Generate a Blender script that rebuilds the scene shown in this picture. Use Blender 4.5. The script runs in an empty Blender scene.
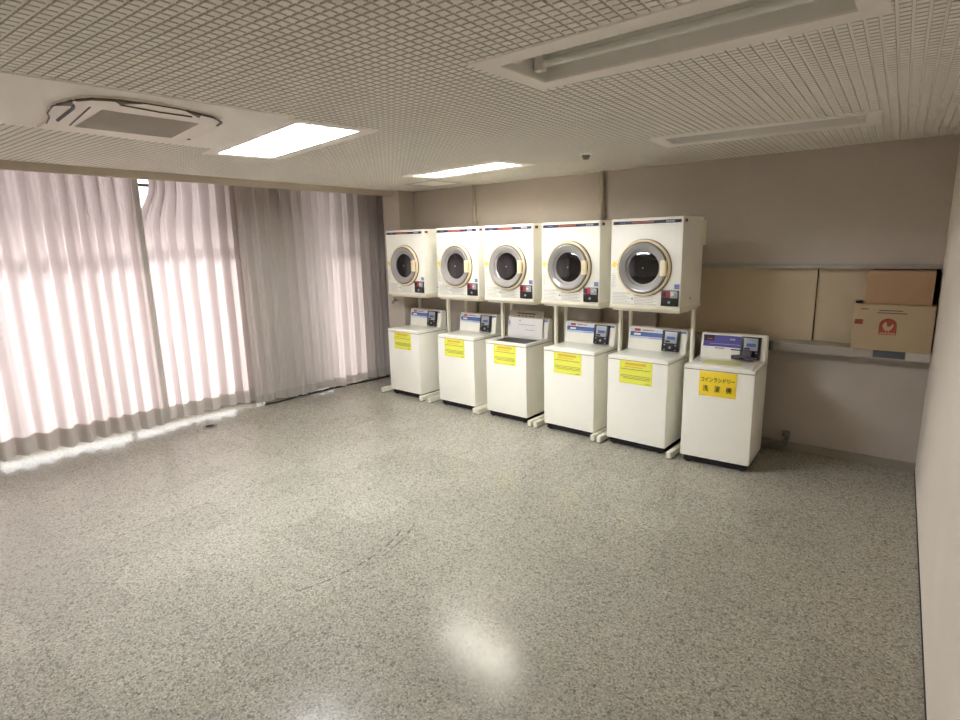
import bpy, bmesh, math, random
from mathutils import Vector, Matrix
C = bpy.context.scene.collection
PI = math.pi
H = 2.649
TH = math.atan(-0.0829)
random.seed(7)

# ------------------------------------------------------------------ helpers
def lin(r, g, b):
    f = lambda c: (c/255/12.92) if c/255 <= .04045 else ((c/255+.055)/1.055)**2.4
    return (f(r), f(g), f(b), 1)

def mat(name, rgb, rough=.5, metal=0, spec=.5, emit=None, noise=0, nscale=20, bump=0, bscale=200, coat=0):
    m = bpy.data.materials.new(name); m.use_nodes = True
    nt = m.node_tree; b = nt.nodes['Principled BSDF']
    b.inputs['Base Color'].default_value = lin(*rgb)
    b.inputs['Roughness'].default_value = rough
    b.inputs['Metallic'].default_value = metal
    b.inputs['Specular IOR Level'].default_value = spec
    b.inputs['Coat Weight'].default_value = coat
    if emit:
        b.inputs['Emission Color'].default_value = lin(*emit[0]); b.inputs['Emission Strength'].default_value = emit[1]
    tc = None
    if noise or bump:
        tc = nt.nodes.new('ShaderNodeTexCoord')
    if noise:
        n = nt.nodes.new('ShaderNodeTexNoise'); n.inputs['Scale'].default_value = nscale; n.inputs['Detail'].default_value = 6
        nt.links.new(tc.outputs['Object'], n.inputs['Vector'])
        mx = nt.nodes.new('ShaderNodeMix'); mx.data_type = 'RGBA'
        c = lin(*rgb)
        mx.inputs[6].default_value = tuple(max(0, v*(1-noise)) for v in c[:3])+(1,)
        mx.inputs[7].default_value = tuple(min(1, v*(1+noise)) for v in c[:3])+(1,)
        nt.links.new(n.outputs['Fac'], mx.inputs[0]); nt.links.new(mx.outputs[2], b.inputs['Base Color'])
    if bump:
        n = nt.nodes.new('ShaderNodeTexNoise'); n.inputs['Scale'].default_value = bscale; n.inputs['Detail'].default_value = 3
        nt.links.new(tc.outputs['Object'], n.inputs['Vector'])
        bp = nt.nodes.new('ShaderNodeBump'); bp.inputs['Strength'].default_value = bump; bp.inputs['Distance'].default_value = .002
        nt.links.new(n.outputs['Fac'], bp.inputs['Height']); nt.links.new(bp.outputs[0], b.inputs['Normal'])
    return m

class MB:
    def __init__(s): s.bm = bmesh.new()
    def box(s, x0, x1, y0, y1, z0, z1, bev=0, seg=2, M=None):
        t = bmesh.new(); bmesh.ops.create_cube(t, size=1)
        for v in t.verts:
            v.co = Vector(((x0+x1)/2+v.co.x*(x1-x0), (y0+y1)/2+v.co.y*(y1-y0), (z0+z1)/2+v.co.z*(z1-z0)))
        if bev: bmesh.ops.bevel(t, geom=t.edges[:], offset=bev, segments=seg, affect='EDGES', profile=.6)
        return s.merge(t, M)
    def merge(s, t, M=None):
        if M is not None: bmesh.ops.transform(t, matrix=M, verts=t.verts)
        me = bpy.data.meshes.new('tmp'); t.to_mesh(me); t.free(); s.bm.from_mesh(me); bpy.data.meshes.remove(me)
        return s
    def cyl(s, p, q, r, n=20, r2=None, caps=True):
        p, q = Vector(p), Vector(q); d = q-p
        t = bmesh.new()
        bmesh.ops.create_cone(t, cap_ends=caps, segments=n, radius1=r, radius2=r if r2 is None else r2, depth=d.length)
        M = Matrix.Translation((p+q)/2) @ d.to_track_quat('Z', 'Y').to_matrix().to_4x4()
        return s.merge(t, M)
    def tube(s, pts, r, n=8):
        pts = [Vector(p) for p in pts]; rings = []; bm = s.bm
        up = Vector((0, 0, 1))
        for i, p in enumerate(pts):
            d = (pts[min(i+1, len(pts)-1)]-pts[max(i-1, 0)]).normalized()
            a = d.cross(up); a = a if a.length > 1e-3 else d.cross(Vector((1, 0, 0))); a.normalize(); b = d.cross(a)
            rings.append([bm.verts.new(p+(a*math.cos(2*PI*k/n)+b*math.sin(2*PI*k/n))*r) for k in range(n)])
        for i in range(len(rings)-1):
            for k in range(n):
                bm.faces.new((rings[i][k], rings[i][(k+1) % n], rings[i+1][(k+1) % n], rings[i+1][k]))
        bm.faces.new(rings[0]); bm.faces.new(rings[-1][::-1])
        return s
    def lathe_y(s, prof, cx, cz, n=64):
        """profile of (radius, y) turned about a line parallel to Y"""
        bm = s.bm; rings = []
        for r, y in prof:
            if r < 1e-6: rings.append([bm.verts.new((cx, y, cz))])
            else: rings.append([bm.verts.new((cx+r*math.cos(2*PI*k/n), y, cz+r*math.sin(2*PI*k/n))) for k in range(n)])
        for a, b in zip(rings, rings[1:]):
            for k in range(n):
                k2 = (k+1) % n
                q = [a[k % len(a)], a[k2 % len(a)], b[k2 % len(b)], b[k % len(b)]]
                u = []
                for v in q:
                    if v not in u: u.append(v)
                if len(u) > 2: bm.faces.new(u)
        return s
    def prism(s, poly, axis, a, b, bev=0, M=None):
        """extrude 2D polygon; axis 'x': poly in (y,z); 'y': (x,z); 'z': (x,y)"""
        t = bmesh.new()
        mk = {'x': lambda u, v, w: (w, u, v), 'y': lambda u, v, w: (u, w, v), 'z': lambda u, v, w: (u, v, w)}[axis]
        A = [t.verts.new(mk(u, v, a)) for u, v in poly]; B = [t.verts.new(mk(u, v, b)) for u, v in poly]
        n = len(poly)
        t.faces.new(A); t.faces.new(B[::-1])
        for i in range(n): t.faces.new((A[i], B[i], B[(i+1) % n], A[(i+1) % n]))
        if bev: bmesh.ops.bevel(t, geom=t.edges[:], offset=bev, segments=2, affect='EDGES')
        return s.merge(t, M)
    def build(s, name, m, parent=None, smooth=True, fn=None, **props):
        bm = s.bm
        if fn:
            for v in bm.verts: v.co = Vector(fn(*v.co))
        bmesh.ops.recalc_face_normals(bm, faces=bm.faces)
        me = bpy.data.meshes.new(name); bm.to_mesh(me); bm.free()
        if smooth:
            me.polygons.foreach_set('use_smooth', [True]*len(me.polygons))
            try: me.set_sharp_from_angle(angle=math.radians(35))
            except Exception: pass
        me.materials.append(m)
        o = bpy.data.objects.new(name, me); C.objects.link(o)
        if parent is not None: o.parent = parent
        for k, v in props.items(): o[k] = v
        return o

def thing(name, label, cat, loc=(0, 0, 0), rz=0, group=None):
    o = bpy.data.objects.new(name, None); C.objects.link(o)
    o.location = loc; o.rotation_euler = (0, 0, rz); o.empty_display_size = .1
    o['label'] = label; o['category'] = cat
    if group: o['group'] = group
    return o
def tag(o, label, cat, group=None):
    o['label'] = label; o['category'] = cat
    if group: o['group'] = group
    return o
def copy_tree(o, parent=None):
    c = o.copy(); C.objects.link(c)
    if parent is not None: c.parent = parent
    for ch in [x for x in o.children]: copy_tree(ch, c)
    return c
def text_mb(s, size, M, ext=.0004, align='CENTER', off=.0006):
    cu = bpy.data.curves.new('t', 'FONT'); cu.body = s; cu.size = size; cu.extrude = ext
    cu.offset = off; cu.align_x = align; cu.align_y = 'CENTER'
    o = bpy.data.objects.new('t', cu); C.objects.link(o)
    bpy.context.view_layer.update()
    me = bpy.data.meshes.new_from_object(o.evaluated_get(bpy.context.evaluated_depsgraph_get()))
    bpy.data.objects.remove(o)
    m = MB(); me.transform(M); m.bm.from_mesh(me); bpy.data.meshes.remove(me)
    return m
FRONT = Matrix.Rotation(PI/2, 4, 'X')          # text plane -> faces -Y

# ------------------------------------------------------------------ materials
def floor_mat():
    m = bpy.data.materials.new('speckled_vinyl_floor'); m.use_nodes = True
    nt = m.node_tree; N = nt.nodes; L = nt.links; b = N['Principled BSDF']
    tc = N.new('ShaderNodeTexCoord')
    def math_(op, a, bb=None, c=None):
        n = N.new('ShaderNodeMath'); n.operation = op
        for i, v in enumerate((a, bb, c)):
            if v is None: continue
            if isinstance(v, (int, float)): n.inputs[i].default_value = v
            else: L.new(v, n.inputs[i])
        return n.outputs[0]
    def vor(scale):
        v = N.new('ShaderNodeTexVoronoi'); v.inputs['Scale'].default_value = scale
        L.new(tc.outputs['Object'], v.inputs['Vector']); s = N.new('ShaderNodeSeparateColor'); L.new(v.outputs['Color'], s.inputs[0]); return s.outputs[0], s.outputs[1]
    v1, v1b = vor(135); v2, v2b = vor(70)
    r = N.new('ShaderNodeValToRGB'); L.new(v1, r.inputs[0]); e = r.color_ramp.elements
    e[0].position = 0; e[0].color = lin(120, 115, 106)
    e[1].position = 1; e[1].color = lin(194, 189, 178)
    for p, c in ((.13, lin(138, 134, 123)), (.3, lin(157, 152, 140)), (.62, lin(166, 161, 148)), (.86, lin(179, 174, 161))):
        x = e.new(p); x.color = c
    r.color_ramp.interpolation = 'LINEAR'
    # sparse dark flecks
    fl = math_('GREATER_THAN', v2, .93)
    mx = N.new('ShaderNodeMix'); mx.data_type = 'RGBA'; L.new(math_('MULTIPLY', fl, .36), mx.inputs[0]); L.new(r.outputs[0], mx.inputs[6]); mx.inputs[7].default_value = lin(66, 61, 55)
    # tiles: tone per tile and faint joints
    sp = N.new('ShaderNodeSeparateXYZ'); L.new(tc.outputs['Object'], sp.inputs[0])
    ux = math_('DIVIDE', sp.outputs[0], .45); uy = math_('DIVIDE', sp.outputs[1], .45)
    cx = N.new('ShaderNodeCombineXYZ'); L.new(math_('FLOOR', ux), cx.inputs[0]); L.new(math_('FLOOR', uy), cx.inputs[1])
    wn = N.new('ShaderNodeTexWhiteNoise'); wn.noise_dimensions = '2D'; L.new(cx.outputs[0], wn.inputs['Vector'])
    fx = math_('ABSOLUTE', math_('SUBTRACT', math_('FRACT', ux), .5)); fy = math_('ABSOLUTE', math_('SUBTRACT', math_('FRACT', uy), .5))
    joint = math_('GREATER_THAN', math_('MAXIMUM', fx, fy), .4955)
    ns = N.new('ShaderNodeTexNoise'); ns.inputs['Scale'].default_value = 1.6; ns.inputs['Detail'].default_value = 5; L.new(tc.outputs['Object'], ns.inputs['Vector'])
    tone = math_('ADD', math_('ADD', math_('MULTIPLY', wn.outputs[0], .12), .87), math_('MULTIPLY', math_('SUBTRACT', ns.outputs[0], .5), .14))
    tone = math_('SUBTRACT', tone, math_('MULTIPLY', joint, .10))
    # curved scuff left by a dragged machine
    def arc(cx_, cy_, rad, wid, ang0, ang1, amt):
        dx = math_('SUBTRACT', sp.outputs[0], cx_); dy = math_('SUBTRACT', sp.outputs[1], cy_)
        d = math_('SQRT', math_('ADD', math_('MULTIPLY', dx, dx), math_('MULTIPLY', dy, dy)))
        a = math_('ARCTAN2', dy, dx)
        on = math_('LESS_THAN', math_('ABSOLUTE', math_('SUBTRACT', d, rad)), wid)
        on = math_('MULTIPLY', on, math_('MULTIPLY', math_('GREATER_THAN', a, ang0), math_('LESS_THAN', a, ang1)))
        nn = N.new('ShaderNodeTexNoise'); nn.inputs['Scale'].default_value = 14; L.new(tc.outputs['Object'], nn.inputs['Vector'])
        return math_('MULTIPLY', math_('MULTIPLY', on, amt), math_('GREATER_THAN', nn.outputs[0], .44))
    for a in ((-3.86, -3.50, 1.05, .005, -.42, .42, .5), (-3.84, -3.46, 1.08, .005, -.05, .52, .4), (-5.0, -4.1, .5, .005, -.5, .25, .25), (-5.2, -4.35, .42, .005, -.2, .5, .22)):
        tone = math_('SUBTRACT', tone, arc(*a))
    hs = N.new('ShaderNodeMix'); hs.data_type = 'RGBA'; hs.blend_type = 'MULTIPLY'; hs.inputs[0].default_value = 1
    cc = N.new('ShaderNodeCombineColor')
    for i in range(3): L.new(tone, cc.inputs[i])
    L.new(mx.outputs[2], hs.inputs[6]); L.new(cc.outputs[0], hs.inputs[7]); L.new(hs.outputs[2], b.inputs['Base Color'])
    rr = N.new('ShaderNodeMapRange'); L.new(ns.outputs[0], rr.inputs[0]); rr.inputs[3].default_value = .15; rr.inputs[4].default_value = .24
    L.new(rr.outputs[0], b.inputs['Roughness'])
    b.inputs['Specular IOR Level'].default_value = .30
    return m

def curtain_mat(name, rgb, trans, tr_rgb):
    m = bpy.data.materials.new(name); m.use_nodes = True
    nt = m.node_tree; N = nt.nodes; L = nt.links
    N.remove(N['Principled BSDF']); out = N['Material Output']
    tc = N.new('ShaderNodeTexCoord')
    wv = N.new('ShaderNodeTexNoise'); wv.inputs['Scale'].default_value = 320; wv.inputs['Detail'].default_value = 2
    mp = N.new('ShaderNodeMapping'); mp.inputs['Scale'].default_value = (1, 1, .25); L.new(tc.outputs['Object'], mp.inputs[0]); L.new(mp.outputs[0], wv.inputs['Vector'])
    mx = N.new('ShaderNodeMix'); mx.data_type = 'RGBA'; c = lin(*rgb)
    mx.inputs[6].default_value = tuple(v*.86 for v in c[:3])+(1,); mx.inputs[7].default_value = tuple(min(1, v*1.1) for v in c[:3])+(1,)
    L.new(wv.outputs[0], mx.inputs[0])
    d = N.new('ShaderNodeBsdfDiffuse'); L.new(mx.outputs[2], d.inputs[0])
    t = N.new('ShaderNodeBsdfTranslucent'); t.inputs[0].default_value = lin(*tr_rgb)
    ms = N.new('ShaderNodeMixShader'); ms.inputs[0].default_value = trans
    L.new(d.outputs[0], ms.inputs[1]); L.new(t.outputs[0], ms.inputs[2]); L.new(ms.outputs[0], out.inputs[0])
    return m

K = {}
K['floor'] = floor_mat()
K['ceiling'] = mat('painted_acoustic_panel', (246, 243, 236), .85, noise=.06, nscale=3, spec=.2)
K['padshade'] = mat('acoustic_pad_painted_shade', (192, 186, 174), .9, noise=.06, nscale=3, spec=.2)  # darker tone that paints shade onto the pad sides
K['flat'] = mat('painted_ceiling_board', (242, 236, 230), .7, spec=.3, noise=.03, nscale=4)
K['wall'] = mat('beige_wall_paint', (188, 178, 168), .8, spec=.25, noise=.06, nscale=2.5, bump=.25, bscale=90)
K['wallR'] = mat('cream_wall_paint', (228, 219, 208), .75, spec=.3, noise=.05, nscale=1.8, bump=.3, bscale=70)
K['base'] = mat('grey_vinyl_skirting', (150, 142, 130), .6, noise=.06)
K['gapshade'] = mat('painted_gap_shadow', (44, 38, 32), .9)
K['enamel'] = mat('ivory_enamel', (251, 249, 238), .32, coat=.15, noise=.02, nscale=3)
K['enamel2'] = mat('cream_enamel', (240, 233, 214), .35, noise=.02, nscale=4)
K['stand'] = mat('ivory_painted_steel', (232, 228, 212), .4, noise=.03)
K['black'] = mat('black_plastic', (20, 20, 21), .45)
K['rubber'] = mat('black_rubber', (24, 23, 22), .8)
K['grey'] = mat('grey_plastic_ring', (158, 154, 152), .22, coat=.5)
K['groove'] = mat('brown_door_gasket', (98, 84, 62), .6)
K['cream'] = mat('cream_plastic', (238, 222, 188), .4)
K['glass'] = mat('dark_porthole_glass', (9, 9, 11), .08, coat=.25)
K['chrome'] = mat('brushed_steel', (205, 206, 208), .25, metal=1)
K['silver'] = mat('silver_plate', (170, 174, 182), .35, metal=.35)
K['navy'] = mat('navy_print', (34, 36, 66), .4)
K['orange'] = mat('orange_red_print', (190, 104, 82), .45)
K['lilac'] = mat('pale_grey_print', (184, 186, 204), .45)
K['blue'] = mat('blue_print', (74, 104, 168), .4)
K['paleblue'] = mat('pale_blue_print', (206, 214, 230), .4)
K['purple'] = mat('violet_blue_print', (88, 82, 164), .4)
K['maroon'] = mat('dark_maroon_print', (52, 30, 46), .45)
K['red'] = mat('red_print', (172, 48, 56), .4)
K['blueLabel'] = mat('steel_blue_sticker', (124, 132, 186), .4)
K['yellow'] = mat('yellow_sticker', (246, 224, 104), .5)
K['lime'] = mat('lime_yellow_paper', (236, 236, 92), .65)
K['signyel'] = mat('golden_yellow_card', (252, 222, 56), .45)
K['ink'] = mat('black_ink', (28, 26, 22), .6)
K['inkgrey'] = mat('grey_ink', (172, 170, 164), .6)
K['inkred'] = mat('faded_orange_ink', (226, 184, 66), .6)
K['paper'] = mat('white_paper', (246, 244, 240), .6)
K['acgap'] = mat('grey_rubber_seal', (92, 84, 80), .5)
K['label'] = mat('printed_label_white', (246, 244, 234), .5)
K['brown'] = mat('red_brown_sticker', (116, 58, 40), .5)
K['lidnotice'] = mat('pale_yellow_paper', (238, 234, 156), .5)
K['oliveink'] = mat('olive_print', (150, 148, 66), .6)
K['lidgrey'] = mat('grey_lid_strip', (176, 166, 152), .45)
K['tub'] = mat('dark_wash_tub', (40, 40, 42), .5)
K['lock'] = mat('grey_violet_lock', (104, 94, 108), .35, metal=.3)
K['pipe'] = mat('painted_conduit', (172, 160, 142), .35, noise=.04)
K['pipegrey'] = mat('grey_pvc', (112, 112, 108), .45)
K['alu'] = mat('grey_anodised_shelf', (168, 162, 154), .45, metal=.2, noise=.12, nscale=9)
K['panel'] = mat('cream_hatch_panel', (196, 178, 150), .6, noise=.05, nscale=1.5)
K['card'] = mat('brown_cardboard', (168, 134, 104), .8, noise=.05, nscale=5)
K['card2'] = mat('tan_cardboard', (176, 156, 126), .8, noise=.05, nscale=5)
K['tape'] = mat('tan_packing_tape', (168, 126, 84), .3)
K['logored'] = mat('brick_red_print', (152, 66, 52), .7)
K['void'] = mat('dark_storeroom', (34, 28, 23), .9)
K['bluesheet'] = mat('slate_blue_tape', (78, 84, 94), .5)
K['whitetape'] = mat('white_tape', (196, 190, 182), .5)
K['acgrille'] = mat('ac_grille_grey', (190, 183, 175), .6)
K['acwhite'] = mat('ac_panel_white', (236, 228, 220), .5)
K['cable'] = mat('black_flex', (26, 25, 26), .5)
K['metal'] = mat('window_aluminium', (118, 112, 106), .4, metal=.6)
K['reflector'] = mat('white_reflector', (228, 226, 220), .35)
K['tube_off'] = mat('unlit_tube_glass', (226, 226, 220), .2)
K['tube_on'] = mat('lit_tube_glass', (255, 255, 255), .3, emit=((244, 250, 255), 270))
K['tube_on_dim'] = mat('lit_tube_glass_aged', (255, 255, 255), .3, emit=((255, 251, 240), 54))
K['curtain'] = curtain_mat('sheer_pink_beige_curtain', (178, 170, 166), .40, (255, 238, 236))
K['hem'] = curtain_mat('double_hem_fabric', (190, 185, 178), .16, (236, 228, 222))
K['curtain_heavy'] = curtain_mat('heavier_grey_curtain', (190, 185, 180), .32, (250, 234, 230))
K['hem_heavy'] = curtain_mat('heavier_grey_hem', (184, 179, 172), .24, (238, 226, 220))

def glass_mat():
    m = bpy.data.materials.new('window_glass'); m.use_nodes = True; nt = m.node_tree; N = nt.nodes; L = nt.links
    N.remove(N['Principled BSDF'])
    t = N.new('ShaderNodeBsdfTransparent'); g = N.new('ShaderNodeBsdfGlossy'); g.inputs['Roughness'].default_value = .02
    ms = N.new('ShaderNodeMixShader'); ms.inputs[0].default_value = .06
    L.new(t.outputs[0], ms.inputs[1]); L.new(g.outputs[0], ms.inputs[2]); L.new(ms.outputs[0], N['Material Output'].inputs[0])
    return m
K['pane'] = glass_mat()

# ------------------------------------------------------------------ the room
def hx(y): return -6.942+.1118*(y+4.288)          # line of the curtain hem
def wb(x, y, z): return (x, y-.04*x, z)            # the back wall is not quite square to the right wall
S = dict(kind='structure')
YF = -7.3; XL = -7.7
MB().box(XL-.3, .1, YF-.1, 1.15, -.1, 0).build('floor', K['floor'], smooth=False, **S)

# lamps: centre, length, width, rotation, lit
LAMPS = [(-1.05, -3.475, 1.17, .335, math.radians(-2.5), False),
         (-1.13, -1.235, 1.20, .31, math.radians(3.5), False),
         (-3.79, -1.065, 1.20, .32, math.radians(-8.5), 'dim'),
         (-3.71, -3.175, 1.29, .40, math.radians(-11), True)]
def rect(cx, cy, l, w, a):
    ca, sa = math.cos(a), math.sin(a)
    return [(cx+u*l/2*ca-v*w/2*sa, cy+u*l/2*sa+v*w/2*ca) for u, v in ((-1, -1), (1, -1), (1, 1), (-1, 1))]
bm = bmesh.new()
def loop(pts, z):
    vs = [bm.verts.new((x, y, z)) for x, y in pts]
    return [bm.edges.new((vs[i], vs[(i+1) % len(vs)])) for i in range(len(vs))]
ed = loop([(-5.775, YF-.1), (.1, YF-.1), (.1, 1.15), (-5.775, 1.15)], H)
for l in LAMPS: ed += loop(rect(*l[:5]), H)
bmesh.ops.triangle_fill(bm, edges=ed, use_beauty=True)
# raised acoustic pads
P = .0440; pad = .0345; dep = .0062; ch = .0012
strip = [(-3.30, -6.2), (-2.985, -3.625), (-4.207, -3.388), (-4.215, -6.2)]
def inside(px, py, l, mrg):
    cx, cy, ln, w, a = l[:5]; dx, dy = px-cx, py-cy
    u = dx*math.cos(a)+dy*math.sin(a); v = -dx*math.sin(a)+dy*math.cos(a)
    return abs(u) < ln/2+mrg and abs(v) < w/2+mrg
def instrip(px, py):
    if py > -3.35-(px+4.2)*.19: return False
    xr = -2.955+(py+3.07)*(.345/3.13)
    return -4.225 < px < xr+.01
verts, faces = [], []
ny = int((.6+6.2)/P)
for i in range(int(5.74/P)+1):
    x = -.03-i*P
    for j in range(ny):
        y = .24-j*P
        if x < -5.72 or y > -.04*x-.01 or y < -6.0: continue
        if any(inside(x, y, l, .07) for l in LAMPS) or instrip(x, y): continue
        o = len(verts); h = pad/2; h2 = h-ch
        for s, z in ((h, H), (h2, H-dep)):
            verts += [(x-s, y-s, z), (x+s, y-s, z), (x+s, y+s, z), (x-s, y+s, z)]
        faces += [(o+4, o+7, o+6, o+5)]+[(o+k, o+(k+1) % 4, o+4+(k+1) % 4, o+4+k) for k in range(4)]
me = bpy.data.meshes.new('pads'); me.from_pydata(verts, [], faces)
me.polygons.foreach_set('material_index', [0 if k % 5 == 0 else 1 for k in range(len(faces))])   # pad side faces get a darker colour as painted shade
bm.from_mesh(me); bpy.data.meshes.remove(me)
m = MB(); m.bm.free(); m.bm = bm
ce = m.build('ceiling', K['ceiling'], smooth=False, **S)
ce.data.materials.append(K['padshade'])
HP = 2.98
MB().box(XL-.3, -5.77, YF-.1, 1.15, HP, HP+.06).build('ceiling_curtain_pocket', K['wall'], smooth=False, **S)

MB().prism(strip, 'z', H-.012, H+.001, 0).build('trim_1', K['flat'], smooth=False, **S)

MB().box(0, .1, YF-.1, .3, 0, H).build('wall_right', K['wallR'], smooth=False, **S)
MB().box(XL-.3, .1, YF-.1, YF, 0, HP).build('wall_front', K['wallR'], smooth=False, **S)
# back wall with the hatch opening
OX0, OZ0, OZ1 = -2.25, 1.0, 1.668
w = MB()
w.box(-5.95, OX0, 0, .15, 0, H); w.box(OX0, .02, 0, .15, 0, OZ0); w.box(OX0, .02, 0, .15, OZ1, H)
w.build('wall_back', K['wall'], smooth=False, fn=wb, **S)
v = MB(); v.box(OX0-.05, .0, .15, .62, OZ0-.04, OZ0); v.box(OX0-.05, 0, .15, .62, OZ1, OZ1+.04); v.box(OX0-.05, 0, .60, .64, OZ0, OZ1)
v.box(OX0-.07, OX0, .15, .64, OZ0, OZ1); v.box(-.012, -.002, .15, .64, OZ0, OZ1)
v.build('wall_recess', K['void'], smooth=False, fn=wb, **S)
MB().box(-5.95, -5.65, -.07, 1.1, 0, HP).build('wall_column', K['wall'], smooth=False, **S)
MB().box(XL-.3, -5.9, 1.0, 1.1, 0, HP).build('wall_back_bay', K['wall'], smooth=False, **S)
MB().box(-5.65, 0, -.012, .01, 0, .072, .002).build('baseboard_back', K['base'], smooth=False, fn=wb, **S)
MB().box(-.004, .0, YF, -.01, 0, .016).build('wall_right_shadow_strip', K['gapshade'], smooth=False, **S)  # dark strip painting the shadow line along the wall foot, no real skirting
# hatch head rail
t = MB(); t.box(OX0, -.002, -.022, .03, 1.660, 1.690, .003); t.box(OX0, -.002, -.012, .03, 1.690, 1.700)
t.build('trim_2', K['alu'], smooth=False, fn=wb, **S)
# curtain pelmet
MB().box(-5.790, -5.757, YF, -.07, H-.0715, HP, .002).build('trim_3', mat('pelmet_paint', (196, 184, 168), .7, noise=.04), smooth=False, **S)

# window wall
def wl(x, y, z): return (hx(y)-.34+x, y, z)
m = MB()
def wpart(y0, y1, z0, z1):
    n = max(1, int((y1-y0)/.6))
    m.box(-.14, 0, y0, y1, z0, z1)
W1 = (-6.7, -1.78); W2 = (-.82, -.12); WZ0, WZ1 = .04, 2.88
wpart(YF, W1[0], 0, HP); wpart(W1[1], W2[0], 0, HP); wpart(W2[1], 1.1, 0, HP)
for a, b in (W1, W2): wpart(a, b, 0, WZ0); wpart(a, b, WZ1, HP)
m.build('wall_left', K['wall'], smooth=False, fn=wl, **S)
def window(nm, y0, y1, nv, tz):
    f = MB(); e = .045
    f.box(-.09, -.03, y0, y1, WZ0, WZ0+e); f.box(-.09, -.03, y0, y1, WZ1-e, WZ1)
    for k in range(nv+1):
        yc = y0+e/2+(y1-y0-e)*k/nv; ww = e if k in (0, nv) else .055
        f.box(-.09, -.03, yc-ww/2, yc+ww/2, WZ0, WZ1)
    f.box(-.10, -.02, y0, y1, tz-.05, tz+.05); f.box(-.09, -.03, y0, y1, 2.655, 2.685)
    o = f.build(nm, K['metal'], smooth=False, fn=wl, **S)
    g = MB()
    for k in range(nv):
        a = y0+(y1-y0)*k/nv; b = y0+(y1-y0)*(k+1)/nv
        g.box(-.064, -.058, a, b, WZ0+.02, WZ1-.02)
    g.build('pane', K['pane'], o, smooth=False, fn=wl)
window('window_1', *W1, 4, 2.06)
window('window_2', *W2, 1, 2.06)

MB().box(-8.75, -7.55, YF-2, 3, 3.0, 3.2).build('wall_shade_slab_added', K['wallR'], smooth=False, **S)  # unseen slab added outside to shade the upper curtains from sky and sun

# ------------------------------------------------------------------ curtains
def sm(t): t = max(0, min(1, t)); return t*t*(3-2*t)
def fold(y, z, seed, lam, amp):
    ph = 2*PI*y/lam + 1.5*math.sin(2.3*y+seed)+.9*math.sin(5.9*y+2*seed) + (1-z/2.6)*(.9*math.sin(1.7*y+3*seed))
    s = math.sin(ph)
    top = sm((z-2.05)/.5)
    a = amp*(1.0+.45*math.sin(3.1*y+seed)) * (1-.25*top)
    pinch = (1-abs(math.sin(ph/2)))**3
    return a*s*.9 + amp*.6*math.sin(2*ph+1.1*seed)*(.4+.2*top) + amp*1.5*pinch*(.45+.5*top)
def curtain_sheet(name, m, parent, y0, y1, z0, z1, seed, lam, amp, off, notch=0, rows=28, hem=False, zvar=.012):
    mb = MB(); bm = mb.bm; n = int((y1-y0)/.0105); g = []
    for j in range(rows+1):
        t = j/rows; row = []
        for i in range(n+1):
            u = i/n; y = y0+(y1-y0)*u
            zb = z0+zvar*math.sin(9*y+seed)*(1 if not hem or j < rows else 1)
            z = zb+(z1-zb)*t if not hem else (z0+zvar*math.sin(9*y+seed)*(1-t)+(z1-z0)*t)
            sh = notch*(sm((z-2.20)/.46))*(1-u)**3
            x = hx(y)+off+fold(y, max(z, 0), seed, lam, amp)+ (.012 if hem else 0)
            row.append(bm.verts.new((x, y+sh, z)))
        g.append(row)
    for j in range(rows):
        for i in range(n): bm.faces.new((g[j][i], g[j][i+1], g[j+1][i+1], g[j+1][i]))
    o = mb.build(name, m, parent)
    return o
def curtain(label, y0, y1, z0, seed, lam, amp, off, mk, hk, hemh, notch=0, edge=False):
    t = thing('curtain', label, 'curtain', (0, 0, 0), 0, 'curtains along the window wall')
    curtain_sheet('drape', K[mk], t, y0, y1, z0+.01, 2.86, seed, lam, amp, off, notch)
    if edge: curtain_sheet('side_hem', K[hk], t, y1-.075, y1+.002, z0, 2.86, seed, lam, amp, off+.002, 0, 28, True)
    curtain_sheet('hem', K[hk], t, y0, y1, z0, z0+hemh, seed, lam, amp, off, 0, 3, True)
    return t
curtain('pinkish sheer curtain at the far left, its right edge at the open slit', -6.85, -2.795, .062, .4, .152, .050, .04, 'curtain', 'hem', .185, 0, True)
curtain('bright pinkish sheer curtain right of the slit, its top corner pulled aside', -2.83, -1.74, .062, 1.7, .160, .046, -.085, 'curtain', 'hem', .15, .20)
curtain('heavier grey curtain hanging from the bright sheers to the wall column', -1.80, .55, .028, 2.9, .165, .044, .02, 'curtain_heavy', 'hem_heavy', .11)
r = MB(); r.tube([(hx(-7.0), -7.0, 2.875), (hx(.6), .6, 2.875)], .010)
tag(r.build('curtain_rail', K['metal']), 'dark metal curtain rail behind the ceiling pelmet', 'curtain rail')

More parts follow.
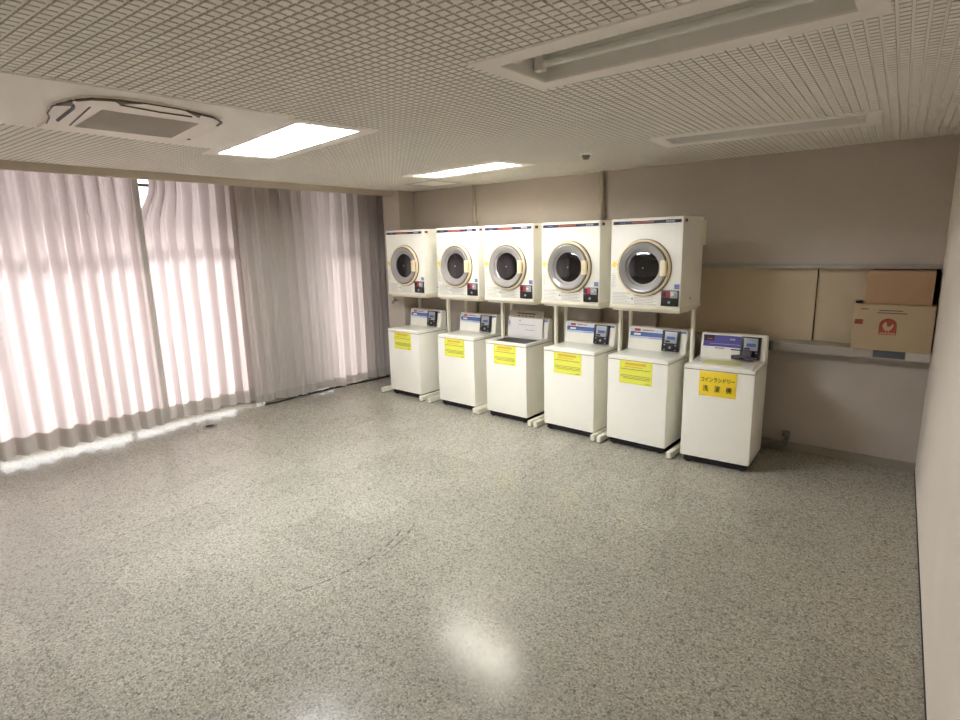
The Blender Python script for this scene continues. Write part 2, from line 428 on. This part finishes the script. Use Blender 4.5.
# ------------------------------------------------------------------ ceiling lamps
LL = ['unlit recessed twin-tube ceiling light nearest the camera, top right',
      'unlit recessed ceiling light close to the back wall above the cardboard boxes',
      'lit recessed ceiling light near the back wall above the left dryers',
      'brightest lit ceiling light beside the ceiling air conditioner']
for (cx, cy, l, wd, a, on), lb in zip(LAMPS, LL):
    t = thing('ceiling_light', lb, 'ceiling light', (cx, cy, H), a, 'recessed fluorescent ceiling lights')
    hl, hw = l/2, wd/2
    h = MB(); d = .105
    h.box(-hl-.004, hl+.004, -hw-.004, hw+.004, d, d+.004)
    for s in (-1, 1):
        h.box(-hl-.004, hl+.004, s*(hw+.002)-.002, s*(hw+.002)+.002, -.002, d)
        h.box(s*(hl+.002)-.002, s*(hl+.002)+.002, -hw, hw, -.002, d)
    h.build('housing', K['reflector'], t, smooth=False)
    f = MB(); mx_, my_ = .085, .10
    f.box(-hl-mx_, hl+mx_, -hw-my_, -hw, -.0110, .0, .002); f.box(-hl-mx_, hl+mx_, hw, hw+my_, -.0110, 0, .002)
    f.box(-hl-mx_, -hl, -hw, hw, -.0110, 0, .002); f.box(hl, hl+mx_, -hw, hw, -.0110, 0, .002)
    f.build('frame', K['flat'], t, smooth=False)
    MB().prism([(-.05, d), (.05, d), (.012, .082), (-.012, .082)], 'x', -hl+.01, hl-.01).build('reflector', K['reflector'], t, smooth=False)
    for s in (-1, 1):
        yy = s*hw*.52
        MB().cyl((-hl+.05, yy, .058 if on else .042), (hl-.05, yy, .058 if on else .042), .0165, 16).build('fluorescent_tube', K['tube_on_dim' if on == 'dim' else 'tube_on' if on else 'tube_off'], t)
        for e in (-1, 1):
            MB().box(min(e*(hl-.008), e*(hl-.05)), max(e*(hl-.008), e*(hl-.05)), yy-.02, yy+.02, .015, .10, .004).build('lamp_holder', K['acwhite'], t)

# ------------------------------------------------------------------ air conditioner
AZ = H-.012
ac = thing('air_conditioner', 'recessed ceiling cassette air conditioner with grey grille and loose curved trim', 'air conditioner', (-3.80, -4.055, AZ), math.radians(-3.5))
outl = [(-.33, -.385), (-.147, -.385), (.03, -.415), (.126, -.447), (.302, -.470), (.425, -.452), (.530, -.422), (.597, -.365), (.628, -.295), (.641, -.174), (.633, -.036), (.593, .078), (.555, .174), (.486, .245), (.409, .290), (.2, .335), (-.33, .375)]
MB().prism(outl, 'z', -.013, .006, .002).build('panel', K['acwhite'], ac, smooth=False)
g = MB(); g.prism([(.364, -.285), (.364, .175), (-.137, .238), (-.137, -.262)], 'z', -.016, -.010)
g.build('grille', K['acgrille'], ac, smooth=False)
f = MB()
for k in range(30):
    x = -.13+k*.0166; t_ = (x+.137)/.501
    f.box(x, x+.006, -.258-.022*t_, .234-.060*t_, -.019, -.0155)
f.build('grille_slats', K['acgrille'], ac, smooth=False)
def path(pts, r, nm, k, z=-.015, **kw):
    fine_ = []
    for p, q in zip(pts, pts[1:]):
        for u in range(4): fine_.append((p[0]+(q[0]-p[0])*u/4, p[1]+(q[1]-p[1])*u/4, z))
    fine_.append((*pts[-1], z))
    MB().tube(fine_, r, 8).build(nm, K[k], ac, **kw)
path(outl[1:14], .0035, 'trim_seam', 'groove')
path([(.498, -.429), (.569, -.388), (.604, -.33), (.622, -.265)], .007, 'black_seal', 'acgap', label='dark seal strip')
path([(.593, .078), (.568, .152), (.523, .210), (.458, .253), (.385, .268)], .006, 'black_seal', 'acgap', label='dark hooked seal strip')
path([(.395, -.415), (.322, -.393), (-.02, -.368)], .008, 'black_seal', 'cable', label='black seal in the end slot')
path([(.539, -.266), (.506, -.077), (.511, .075)], .005, 'louver_edge', 'groove')
path([(.395, -.345), (-.116, -.289)], .004, 'louver_edge', 'groove')
for tri in ([(.345, -.466), (.480, -.440), (.388, -.410)], [(.612, -.315), (.560, -.275), (.637, -.205)], [(.622, .0), (.593, .085), (.524, .105)]):
    MB().prism(tri, 'z', -.020, -.010).build('gap_cover', K['cable'], ac, smooth=False, label='dark triangular gap')
MB().cyl((-.12, .335, -.018), (-.12, .335, -.010), .010, 12).build('screw', K['groove'], ac)

# small ceiling things
sd = thing('smoke_detector', 'small round detector on the ceiling near the right wall pipe', 'detector', (-2.442, -1.175, H-dep))
MB().cyl((0, 0, -.012), (0, 0, .004), .05, 28).build('base', K['ceiling'], sd)
MB().cyl((0, 0, -.045), (0, 0, -.012), .022, 24, .036).build('sensor_head', K['pipegrey'], sd)
ap = thing('access_panel', 'square ceiling access hatch in the left back corner', 'access panel', (-4.77, -.38, H-dep), math.radians(-6))
m = MB()
for s in (-1, 1):
    m.box(-.235, .235, s*.225-.01, s*.225+.01, -.006, .003); m.box(s*.225-.01, s*.225+.01, -.235, .235, -.006, .003)
m.build('frame', K['acgrille'], ap, smooth=False)
MB().box(-.21, .21, -.21, .21, -.003, .003).build('cover', K['ceiling'], ap, smooth=False)

# ------------------------------------------------------------------ dryers
def part(name, k, parent, m, **kw): return m.build(name, K[k], parent, **kw)
DW = .328
DRY = [(-5.1945, -.4885, .6733), (-4.323, -.5605, .638), (-3.5915, -.621, .655), (-2.839, -.684, .654), (-2.074, -.747, .660)]
DL = ['coin dryer at the left end of the wall row, next to the curtain',
      'second coin dryer from the curtain, above the washer with a red-tipped blue control strip',
      'middle coin dryer of five, above the washer with the raised lid',
      'second coin dryer from the right, below the thick wall pipe',
      'coin dryer at the right end of the row, its side facing the hatch']
DL[1] = 'second coin dryer from the curtain, directly below the thin wall pipe'
def make_dryer():
    t = thing('coin_dryer', DL[0], 'dryer', (0, 0, 0), TH, 'coin dryers on stands')
    Z0, Z1 = 1.327, 2.125
    part('body', 'enamel', t, MB().box(-DW, DW, 0, .47, Z0+.034, Z1, .010, 3))
    part('bottom_rim', 'enamel2', t, MB().box(-DW-.004, DW+.004, -.008, .474, Z0+.006, Z0+.036, .006, 3))
    part('exhaust_cowl', 'enamel2', t, MB().box(DW-.08, DW+.012, .40, .50, Z1-.245, Z1-.03, .006))
    st = part('brand_strip', 'navy', t, MB().box(-DW+.020, DW-.018, -.003, .003, Z1-.051, Z1-.024, .001))
    x0 = -DW
    m = MB()
    for k in range(11): m.box(x0+.205+k*.0178, x0+.218+k*.0178, -.0042, 0, Z1-.046, Z1-.029)
    m.build('strip_lettering', K['orange'], st)
    m = MB()
    for k in range(5): m.box(x0+.508+k*.0155, x0+.520+k*.0155, -.0042, 0, Z1-.046, Z1-.029)
    m.build('strip_lettering', K['lilac'], st)
    part('strip_lettering', 'blueLabel', st, MB().box(x0+.08, x0+.135, -.0045, 0, Z1-.041, Z1-.034))
    # door
    cz = 1.697; R = .226
    def lz(pr, cx, cz_, n=64): return MB().lathe_y([(r_*1.085, y_) for r_, y_ in pr], cx-.006, cz_, n)
    dr = part('door', 'cream', t, lz([(R, .005), (R, -.022), (R-.006, -.030), (R-.014, -.032), (R-.018, -.026), (.185, -.028), (.185, .0)], 0, cz))
    part('gasket', 'groove', dr, lz([(R+.004, .004), (R+.004, -.010), (R-.002, -.010)], 0, cz))
    part('gasket', 'groove', dr, lz([(R-.020, -.020), (R-.020, -.031), (R-.027, -.031), (R-.027, -.020)], 0, cz))
    part('window_ring', 'grey', dr, lz([(.199, -.027), (.198, -.040), (.190, -.044), (.172, -.040), (.158, -.030), (.152, -.030), (.148, -.018), (.133, -.012), (.128, -.008)], 0, cz))
    part('porthole', 'glass', dr, lz([(0, -.020), (.06, -.019), (.11, -.015), (.1345, -.009)], 0, cz))
    part('hub', 'chrome', dr, lz([(0, -.026), (.006, -.025), (.008, -.019)], 0, cz, 16))
    part('handle', 'cream', dr, MB().box(.162, .214, -.058, -.026, cz-.066, cz+.066, .008, 3))
    # coin box
    cb = part('coin_box', 'black', t, MB().box(x0+.492, x0+.642, -.016, .004, Z0+.046, Z0+.182, .004))
    part('red_plate', 'red', cb, MB().box(x0+.498, x0+.568, -.0195, -.015, Z0+.120, Z0+.176, .001))
    part('red_plate', 'maroon', cb, MB().box(x0+.502, x0+.538, -.0205, -.018, Z0+.126, Z0+.170))
    part('coin_slot', 'silver', cb, MB().box(x0+.572, x0+.638, -.0195, -.015, Z0+.116, Z0+.176, .001))
    part('coin_button', 'paper', cb, MB().cyl((x0+.598, -.030, Z0+.148), (x0+.598, -.018, Z0+.148), .009, 16))
    part('keyhole', 'silver', cb, MB().cyl((x0+.565, -.022, Z0+.080), (x0+.565, -.015, Z0+.080), .012, 18))
    part('price_sticker', 'blueLabel', t, MB().box(x0+.600, x0+.645, -.0015, .002, Z0+.194, Z0+.234))
    ws = part('warning_sticker', 'yellow', t, MB().box(-.022, .022, -.0015, .002, -.022, .022, M=Matrix.Translation((x0+.036, 0, Z0+.398)) @ Matrix.Rotation(PI/4, 4, 'Y')))
    # instruction label with its rows of print
    lb = part('instruction_label', 'label', t, MB().box(x0+.018, x0+.470, -.0015, .002, Z0+.040, Z0+.150))
    m = MB()
    for r_ in range(7):
        zz = Z0+.052+r_*.014
        m.box(x0+.026, x0+.20-.02*(r_ % 3), -.0022, 0, zz, zz+.003); m.box(x0+.235, x0+.45-.03*(r_ % 2), -.0022, 0, zz, zz+.0035)
    m.box(x0+.022, x0+.466, -.0022, 0, Z0+.042, Z0+.0445); m.box(x0+.022, x0+.20, -.0022, 0, Z0+.146, Z0+.148)
    m.build('label_print', K['inkgrey'], lb)
    part('label_mark', 'ink', lb, MB().box(x0+.214, x0+.224, -.0022, 0, Z0+.088, Z0+.104))
    l2 = part('care_label', 'label', t, MB().box(x0+.012, x0+.060, -.0015, .002, Z0+.190, Z0+.320))
    m = MB()
    for r_ in range(6): m.box(x0+.018, x0+.052-.008*(r_ % 2), -.0022, 0, Z0+.200+r_*.019, Z0+.204+r_*.019)
    m.build('label_print', K['inkgrey'], l2)
    part('side_sticker', 'brown', t, MB().box(DW-.002, DW+.0015, .035, .085, Z1-.048, Z1-.022))
    part('vent_hole', 'rubber', t, MB().cyl((DW-.002, .22, Z0+.10), (DW+.0012, .22, Z0+.10), .010, 16))
    return t
d0 = make_dryer()
for i, (x, y, wd) in enumerate(DRY):
    o = d0 if i == 0 else copy_tree(d0)
    o.location = (x, y, 0); o.scale = (wd/.657, 1, 1); o['label'] = DL[i]

# dryer stands: each with its own feet so they clear the washers
FEET = [(-.555, .195), (-.535, .224), (-.452, .283), (-.396, .293), (-.405, .300)]
SLBL = ['ivory steel stand holding up the dryer beside the curtain', 'ivory steel stand holding up the second dryer from the curtain',
        'ivory steel stand holding up the middle dryer', 'ivory steel stand holding up the second dryer from the right',
        'ivory steel stand under the rightmost dryer, its long foot beside the last washer']
for i, (x, y, wd) in enumerate(DRY):
    t = thing('dryer_stand', SLBL[i], 'stand', (x, y, 0), TH, 'steel dryer stands')
    fl, fr = FEET[i]; pr = .318 if i == 4 else .366; pl = -.395
    if i == 0: pl = -.38
    part('tray', 'stand', t, MB().box(-.315, .315, .03, .46, 1.308, 1.333, .003).box(pl-.02, -.10, .46, .585, 1.308, 1.333, .003))
    part('bracket', 'stand', t, MB().box(.30, pr+.012, .342, .378, 1.296, 1.312, .002))
    part('post', 'stand', t, MB().box(pr-.0145, pr+.0145, .34, .38, 0, 1.320, .003))
    part('post', 'stand', t, MB().box(pl-.016, pl+.016, .555, .585, 0, 1.327, .003))
    part('crossbar', 'stand', t, MB().box((pl if i == 0 else fl)-.02, fr+.02, .556, .584, .03, .075, .003))
    part('crossbar', 'stand', t, MB().box(pl, pr-(.14 if i == 4 else 0), .560, .582, 1.255, 1.300, .003))
    for fx in (fl, fr):
        fe = .37 if (i == 0 and fx == fl) else .585
        f = part('foot', 'stand', t, MB().box(fx-.020, fx+.020, -.035, fe, .006, .066, .004))
        part('foot_pad', 'rubber', f, MB().box(fx-.017, fx+.017, -.03, .04, 0, .008))

# ------------------------------------------------------------------ washers
WT = .884; WD = .512; WW = .291
WASH = [(-5.3305, -.4545, .579), (-4.415, -.530, .582), (-3.6595, -.593, .561), (-2.859, -.6595, .588), (-2.127, -.720, .586), (-1.402, -.780, .562)]
WL = ['ivory top-loading coin washer nearest the curtain',
      'ivory top-loading coin washer just left of the one with the raised lid',
      'ivory coin washer with its lid raised and a white paper on the lid',
      'ivory closed-lid coin washer just right of the one with the raised lid',
      'ivory coin washer with lime notice, under the rightmost dryer',
      'coin washer standing alone at the right with a yellow Japanese sign and violet panel']
CT = math.atan(.030/.218)
def face(m): return Matrix.Translation((0, .395, WT)) @ Matrix.Rotation(-CT, 4, 'X')
CF = face(None)
def fbox(x0, x1, h0, h1, d0=-.003, d1=.002, bev=0): return MB().box(x0, x1, d0, d1, h0, h1, bev, 2, CF)
def make_washer(kind):
    t = thing('coin_washer', '', 'washing machine', (0, 0, 0), TH, 'coin washers along the back wall')
    part('body', 'enamel', t, MB().box(-WW, WW, 0, WD, .066, WT-.040, .005, 3))
    b = MB(); b.box(-WW+.025, WW-.025, .025, WD-.02, .012, .070)
    for sx in (-1, 1):
        for yy in (.05, WD-.06): b.cyl((sx*(WW-.06), yy, 0), (sx*(WW-.06), yy, .03), .022, 14)
    b.build('base', K['rubber'], t)
    tf = MB(); z0, z1 = WT-.034, WT-.006
    tf.box(-WW-.002, WW+.002, -.004, .045, z0, z1, .004, 3); tf.box(-WW-.002, WW+.002, .37, WD, z0, z1, .004, 3)
    tf.box(-WW-.002, -WW+.045, .03, .40, z0, z1, .004, 3); tf.box(WW-.045, WW+.002, .03, .40, z0, z1, .004, 3)
    tf.build('top_frame', K['enamel'], t)
    part('seam_gasket', 'groove', t, MB().box(-WW+.003, WW-.003, .004, WD-.004, WT-.046, WT-.031))
    part('console', 'enamel', t, MB().prism([(.392, WT-.008), (.425, WT+.218), (.50, WT+.218), (WD, WT+.19), (WD, WT-.008)], 'x', -WW+(.022 if kind == 'solo' else 0), WW, .006))
    if kind == 'open':
        part('wash_tub', 'tub', t, MB().box(-WW+.04, WW-.04, .04, .375, WT-.030, WT-.020))
        M = Matrix.Translation((.008, .362, WT-.004)) @ Matrix.Rotation(-math.radians(6), 4, 'X')
        ld = part('lid', 'enamel', t, MB().box(-.235, .235, -.006, .010, 0, .305, .004, 2, M))
        part('lid_strip', 'lidgrey', ld, MB().box(-.235, .235, -.0085, -.004, .222, .305, .001, 2, M))
        m = MB(); m.box(-.13, .13, -.0105, -.007, .268, .280, 0, 2, M)
        for xx in (-.10, -.05, .0, .06, .10): m.box(xx-.013, xx+.010, -.0105, -.007, .238, .250, 0, 2, M)
        m.build('strip_print', K['ink'], ld)
        pp = part('paper', 'paper', ld, MB().box(-.222, .228, -.0085, -.004, .012, .220, 0, 2, M), label='white printed paper on lid')
        m = MB(); m.box(-.11, .13, -.0095, -.007, .142, .147, 0, 2, M); m.box(-.01, .13, -.0095, -.007, .088, .093, 0, 2, M); m.box(-.10, -.075, -.0095, -.007, .185, .195, 0, 2, M)
        m.build('paper_print', K['inkgrey'], pp)
    else:
        ld = part('lid', 'enamel', t, MB().box(-WW+.030, WW-.030, .012, .388, WT-.010, WT, .005, 3))
        part('lid_grip', 'enamel2', ld, MB().box(-.06, .06, .018, .032, WT-.001, WT+.003, .001))
    xl = -WW+(.040 if kind == 'solo' else .018)
    if kind == 'solo':
        dc = part('control_panel', 'paper', t, fbox(xl, xl+.345, .072, .205))
        part('panel_print', 'purple', dc, fbox(xl+.003, xl+.342, .100, .203, -.0045))
        part('panel_mark', 'maroon', dc, fbox(xl+.008, xl+.098, .150, .198, -.006))
        part('panel_mark', 'orange', dc, fbox(xl+.035, xl+.08, .165, .170, -.007))
        part('panel_mark', 'lilac', dc, fbox(xl+.235, xl+.28, .165, .178, -.006))
        part('panel_mark', 'lilac', dc, fbox(xl+.06, xl+.33, .124, .128, -.006))
        part('panel_mark', 'navy', dc, fbox(xl+.11, xl+.19, .084, .091, -.0045)); part('panel_mark', 'navy', dc, fbox(xl+.25, xl+.33, .078, .088, -.0045))
    else:
        dc = part('control_panel', 'paleblue', t, fbox(xl, xl+.345, .108, .206))
        part('panel_print', 'blue', dc, fbox(xl+.002, xl+.343, .128, .166, -.0045))
        part('panel_print', 'navy', dc, fbox(xl+.002, xl+.343, .163, .169, -.005))
        part('panel_mark', 'red', dc, fbox(xl+.045, xl+.105, .178, .202, -.0045))
        part('panel_mark', 'orange', dc, fbox(xl+.125, xl+.24, .184, .194, -.0045))
        part('panel_mark', 'paper', dc, fbox(xl+.04, xl+.11, .138, .156, -.006))
        part('panel_mark', 'blueLabel', dc, fbox(xl+.20, xl+.34, .113, .119, -.0045))
        part('corner_label', 'blueLabel', t, fbox(WW-.060, WW-.008, .185, .206))
    cx0 = .082 if kind == 'solo' else .065
    cb = part('coin_box', 'black', t, fbox(cx0, cx0+.165, .008, .206, -.030, .004, .006))
    part('coin_plate', 'silver', cb, fbox(cx0+.028, cx0+.143, .088, .196, -.034, -.028, .003))
    part('coin_display', 'blue', cb, fbox(cx0+.05, cx0+.128, .122, .150, -.036, -.032))
    part('coin_slot', 'ink', cb, fbox(cx0+.035, cx0+.08, .094, .112, -.036, -.032))
    for sx, hh in ((.03, .07), (.135, .07), (.03, .022), (.135, .022)):
        part('screw', 'silver', cb, MB().merge(_disc(cx0+sx, hh, .007)))
    part('keyhole', 'silver', cb, MB().merge(_disc(cx0+.082, .046, .013)))
    if kind == 'solo':
        lk = part('coin_lock', 'lock', t, MB().cyl((.005, .345, WT+.028), (.10, .350, WT+.034), .020, 18))
        lk.location = (.014, 0, 0)
        m = MB(); m.cyl((.130, .330, WT+.070), (.130, .375, WT+.070), .038, 24); m.cyl((.125, .31, WT+.03), (.19, .335, WT+.022), .020, 16)
        m.build('lock_body', K['lock'], lk)
        part('notice', 'lidnotice', t, MB().box(-.175, .14, .10, .285, WT, WT+.0012), label='yellow notice lying on the lid')
        s = part('sign', 'signyel', t, MB().box(-.155, .152, -.0035, .001, .628, .842, .001), label='yellow card sign with black Japanese lettering')
        M = Matrix.Translation((-.002, -.0040, .768)) @ FRONT @ Matrix.Scale(.82, 4, (1, 0, 0))
        text_mb('コインランドリー', .044, M).build('lettering', K['ink'], s)
        M = Matrix.Translation((-.003, -.0040, .690)) @ FRONT
        mk = MB()
        for dx in (-.0008, .0008):
            t2 = text_mb('洗　濯　機', .056, Matrix.Translation((dx, 0, dx*.5)) @ M @ Matrix.Scale(.86, 4, (1, 0, 0)), off=0)
            mk.merge(t2.bm)
        mk.build('lettering', K['ink'], s)
    else:
        s = part('notice', 'lime', t, MB().box(-.170, .150, -.0025, .001, .628, .846, 0), label='lime yellow paper notice')
        m = MB(); m.box(-.115, .09, -.0032, 0, .806, .828); m.box(-.13, .06, -.0032, 0, .785, .793)
        m.build('notice_heading', K['inkred'], s)
        m = MB()
        for zz, a, b in ((.764, -.16, .13), (.705, -.155, .135), (.690, -.16, .14), (.676, -.13, .13), (.640, .085, .13)): m.box(a, b, -.0032, 0, zz, zz+.005)
        m.build('notice_print', K['oliveink'], s)
    return t
def _disc(x, h, r):
    t = bmesh.new(); bmesh.ops.create_cone(t, cap_ends=True, segments=16, radius1=r, radius2=r*.8, depth=.008)
    bmesh.ops.transform(t, matrix=CF @ Matrix.Translation((x, -.033, h)) @ Matrix.Rotation(PI/2, 4, 'X'), verts=t.verts)
    return t
w0 = make_washer('plain'); wopen = make_washer('open'); wsolo = make_washer('solo')
for i, (x, y, wd) in enumerate(WASH):
    o = wopen if i == 2 else wsolo if i == 5 else w0 if i == 0 else copy_tree(w0)
    o.location = (x, y, 0); o['label'] = WL[i]
    if i == 5: o.rotation_euler = (0, 0, 0)
    o.scale = (wd/.582, 1, 1)

# ------------------------------------------------------------------ hatch, shelf, boxes
def panel(x0, x1, y, lab):
    o = MB().box(x0, x1, y, y+.018, 1.0205, OZ1-.0005, .002).build('hatch_panel', K['panel'], fn=wb, smooth=False)
    tag(o, lab, 'sliding panel', 'sliding panels of the wall hatch'); return o
panel(-2.24, -1.655, .075, 'leftmost cream hatch panel, mostly behind the rightmost dryer')
panel(-1.665, -.838, .055, 'wide cream hatch panel in the middle, above the lone washer')
panel(-.832, -.43, .075, 'cream hatch panel just left of the cardboard boxes')
sh = thing('shelf', 'grey metal counter shelf along the bottom of the wall hatch', 'shelf', (0, 0, 0), 0)
m = MB(); m.box(OX0, -.001, -.150, .15, 1.002, 1.020, .002); m.box(OX0, -.001, -.150, -.138, .944, 1.006, .002)
m.build('shelf_board', K['alu'], sh, fn=wb, smooth=False)
part('blue_tape', 'bluesheet', sh, MB().box(-.375, -.165, -.1530, -.149, .958, 1.016), fn=wb, label='slate blue strip')
part('white_tape', 'whitetape', sh, MB().box(-.160, -.010, -.1530, -.149, .950, 1.016), fn=wb, label='white strip')

A = math.atan(-.04)
def cbox(nm, lab, x0, x1, d, z0, z1, k, yf):
    cx = (x0+x1)/2; w_ = (x1-x0)/2
    t = thing('cardboard_box', lab, 'box', (cx, -.04*cx+yf, z0), A, 'cardboard boxes on the hatch shelf')
    h = z1-z0
    part('carton', k, t, MB().box(-w_, w_, 0, d, 0, h-.006, .003))
    m = MB(); m.box(-w_, w_, 0, d/2-.002, h-.006, h, .001); m.box(-w_, w_, d/2+.002, d, h-.006, h, .001)
    f = part('flap', k, t, m)
    part('tape', 'tape', t, MB().box(-w_-.0006, w_+.0006, d/2-.025, d/2+.025, h-.03, h+.0006))
    return t, w_, h
b1, w_, h = cbox('tan box', 'tan cardboard box with a red bird emblem on its front', -.533, -.012, .235, 1.020, 1.388, 'card2', -.175)
# printing on the front of the lower carton
M0 = Matrix.Translation((-.025, -.001, .185))
arch = [(-.058, -.055), (.058, -.055), (.058, .01)]+[(.058*math.cos(a), .018+.058*math.sin(a)) for a in [PI*k/14 for k in range(0, 15)]]+[(-.058, .01)]
lg = part('emblem', 'logored', b1, MB().prism(arch, 'y', -.0008, .0015, 0, M0), label='brick red arch emblem with a pale bird')
hen = [(-.030, .030), (-.036, .018), (-.030, -.004), (-.016, -.020), (.010, -.022), (.026, -.008), (.034, .012), (.036, .034), (.024, .024), (.014, .012), (.000, .010), (-.008, .020), (-.008, .036), (-.016, .046), (-.024, .044)]
m = MB(); m.prism(hen, 'y', -.0016, .001, 0, M0); m.box(-.012, -.008, -.0016, .001, -.034, -.02, M=M0); m.box(.006, .010, -.0016, .001, -.034, -.02, M=M0)
m.build('emblem_bird', K['card2'], lg)
m = MB()
for k in range(6): m.box(-.05+k*.0175, -.038+k*.0175, -.0016, .001, -.050, -.038, M=M0)
m.build('emblem_lettering', K['card2'], lg)
m = MB()
for a, b, zz in ((-.095, .06, .318), (-.105, .09, .298), (-.215, -.165, .325)): m.box(a, b, -.0008, .001, zz, zz+.008)
m.build('front_print', K['groove'], b1)
part('side_tag', 'logored', b1, MB().box(-w_+.012, -w_+.068, -.0008, .001, .205, .245))
cbox('brown box', 'plain brown cardboard box stacked on the box with the red emblem', -.470, -.040, .215, 1.388, 1.652, 'card', -.155)
sb = thing('black_gadget', 'small black gadget lying at the left end of the lower cardboard box', 'gadget', (-.512, -.115, 1.388), A)  # small black object of unknown kind
part('case', 'black', sb, MB().box(-.020, .024, 0, .10, 0, .018, .004)); part('button', 'inkgrey', sb, MB().cyl((0, .02, .016), (0, .02, .020), .006, 12))

# ------------------------------------------------------------------ pipes and fittings
def wall_pipe(x, r, lab, z0):
    y = -.04*x-r-.004
    t = thing('wall_pipe', lab, 'pipe', (x, y, z0), 0, 'vertical pipes on the back wall')
    part('pipe', 'pipe', t, MB().cyl((0, 0, 0), (0, 0, H-z0), r, 24))
    for zz in (2.20, 1.2):
        part('clamp', 'pipe', t, MB().box(-r-.015, r+.015, -.004, r+.006, zz-z0-.012, zz-z0+.012, .002))
wall_pipe(-4.594, .020, 'thin vertical wall pipe above the second dryer', .55)
wall_pipe(-2.865, .028, 'thick vertical wall pipe above the second dryer from the right', .55)
dp = thing('drain_pipe', 'grey drain pipe with upright elbow at the wall foot beside the lone washer', 'pipe', (-.955, -.0, 0), 0)
def dpt(x, y, z): return (x, y-.04*x, z)
m = MB(); m.tube([(-.9, -.06, .055), (-.045, -.06, .055), (-.01, -.06, .065), (0, -.06, .095), (0, -.06, .185)], .026, 14); m.build('pipe', K['pipegrey'], dp)
part('collar', 'pipegrey', dp, MB().cyl((0, -.06, .150), (0, -.06, .192), .033, 18))
part('bracket', 'pipegrey', dp, MB().box(-.02, .02, -.04, .045, .09, .11))
part('stub_foot', 'pipegrey', dp, MB().cyl((-.3, -.06, 0), (-.3, -.06, .04), .018, 12))
po = thing('power_outlet', 'dark power outlet on the wall at the left end of the visible shelf', 'outlet', (-1.135, -.205+.045, 1.0), A)
part('outlet_body', 'pipegrey', po, MB().box(-.032, .032, -.016, .034, -.05, .04, .004)); part('outlet_face', 'black', po, MB().box(-.026, .012, -.020, -.014, -.042, .032, .002))
tp = thing('water_tap', 'small dark water tap on the wall column below the first dryer', 'tap', (-5.775, -.07, 1.205), 0)
m = MB(); m.cyl((0, 0, 0), (0, -.06, 0), .011, 14); m.tube([(0, -.055, 0), (.004, -.085, -.006), (.006, -.095, -.035)], .010, 10); m.build('spout', K['pipegrey'], tp)
m = MB(); m.cyl((0, -.045, .0), (0, -.045, .035), .007, 12); m.box(-.032, .032, -.051, -.039, .032, .042, .003); m.build('tap_handle', K['brown'], tp)
fo = thing('floor_outlet', 'small dark round outlet cover on the floor in front of the curtain slit', 'floor outlet', (-6.36, -2.56, 0))
part('cover_plate', 'pipegrey', fo, MB().cyl((0, 0, 0), (0, 0, .007), .075, 32, .066))
part('cap', 'rubber', fo, MB().cyl((0, 0, .006), (0, 0, .011), .045, 24, .040))
ec = thing('extension_cord', 'black extension cord with a white plug lying along the grey curtain', 'cord', (0, 0, 0))
pts = [(-6.60, -1.70), (-6.57, -1.62), (-6.545, -1.45), (-6.565, -1.2), (-6.52, -.95), (-6.52, -.7), (-6.46, -.45), (-6.42, -.2), (-6.36, 0), (-6.33, .3)]
fine = []
for i in range(len(pts)-1):
    for k in range(6):
        u = k/6; a, b = pts[i], pts[i+1]; fine.append((a[0]+(b[0]-a[0])*u+.008*math.sin(i*6+k), a[1]+(b[1]-a[1])*u, .012))
part('cable', 'cable', ec, MB().tube(fine, .012, 8))
part('plug', 'paper', ec, MB().box(-6.645, -6.595, -1.80, -1.69, .0, .045, .008), label='white plug')

# ------------------------------------------------------------------ daylight, camera, colour
wd = bpy.data.worlds.new('daylight'); bpy.context.scene.world = wd; wd.use_nodes = True
bg = wd.node_tree.nodes['Background']; bg.inputs[0].default_value = (.97, .98, 1.0, 1); bg.inputs[1].default_value = 2.5

su = bpy.data.lights.new('sun', 'SUN'); su.energy = 4.2; su.angle = math.radians(14); su.color = (1, .98, .965)
so = bpy.data.objects.new('sun', su); C.objects.link(so); so.location = (-12, -2, 6)
so.rotation_euler = Vector((math.cos(math.radians(26)), .25, -math.sin(math.radians(26)))).to_track_quat('-Z', 'Y').to_euler()
cam = bpy.data.cameras.new('camera'); co = bpy.data.objects.new('camera', cam); C.objects.link(co)
co.location = (-.27287, -5.65617, 1.95); co.rotation_euler = (1.3665, .0255, .6303)
cam.sensor_width = 36; cam.lens = 566.238/960*36; cam.clip_start = .02
sc = bpy.context.scene; sc.camera = co
vs = sc.view_settings; vs.view_transform = 'Standard'; vs.look = 'None'; vs.gamma = 1; vs.use_curve_mapping = False; vs.exposure = .5
cy = sc.cycles
cy.use_denoising = True; cy.use_adaptive_sampling = False; cy.denoising_prefilter = 'FAST'; cy.denoising_input_passes = 'RGB_ALBEDO_NORMAL'; cy.max_bounces = 10; cy.diffuse_bounces = 6; cy.glossy_bounces = 4; cy.transparent_max_bounces = 8
cy.sample_clamp_indirect = 8; cy.caustics_reflective = False; cy.caustics_refractive = False
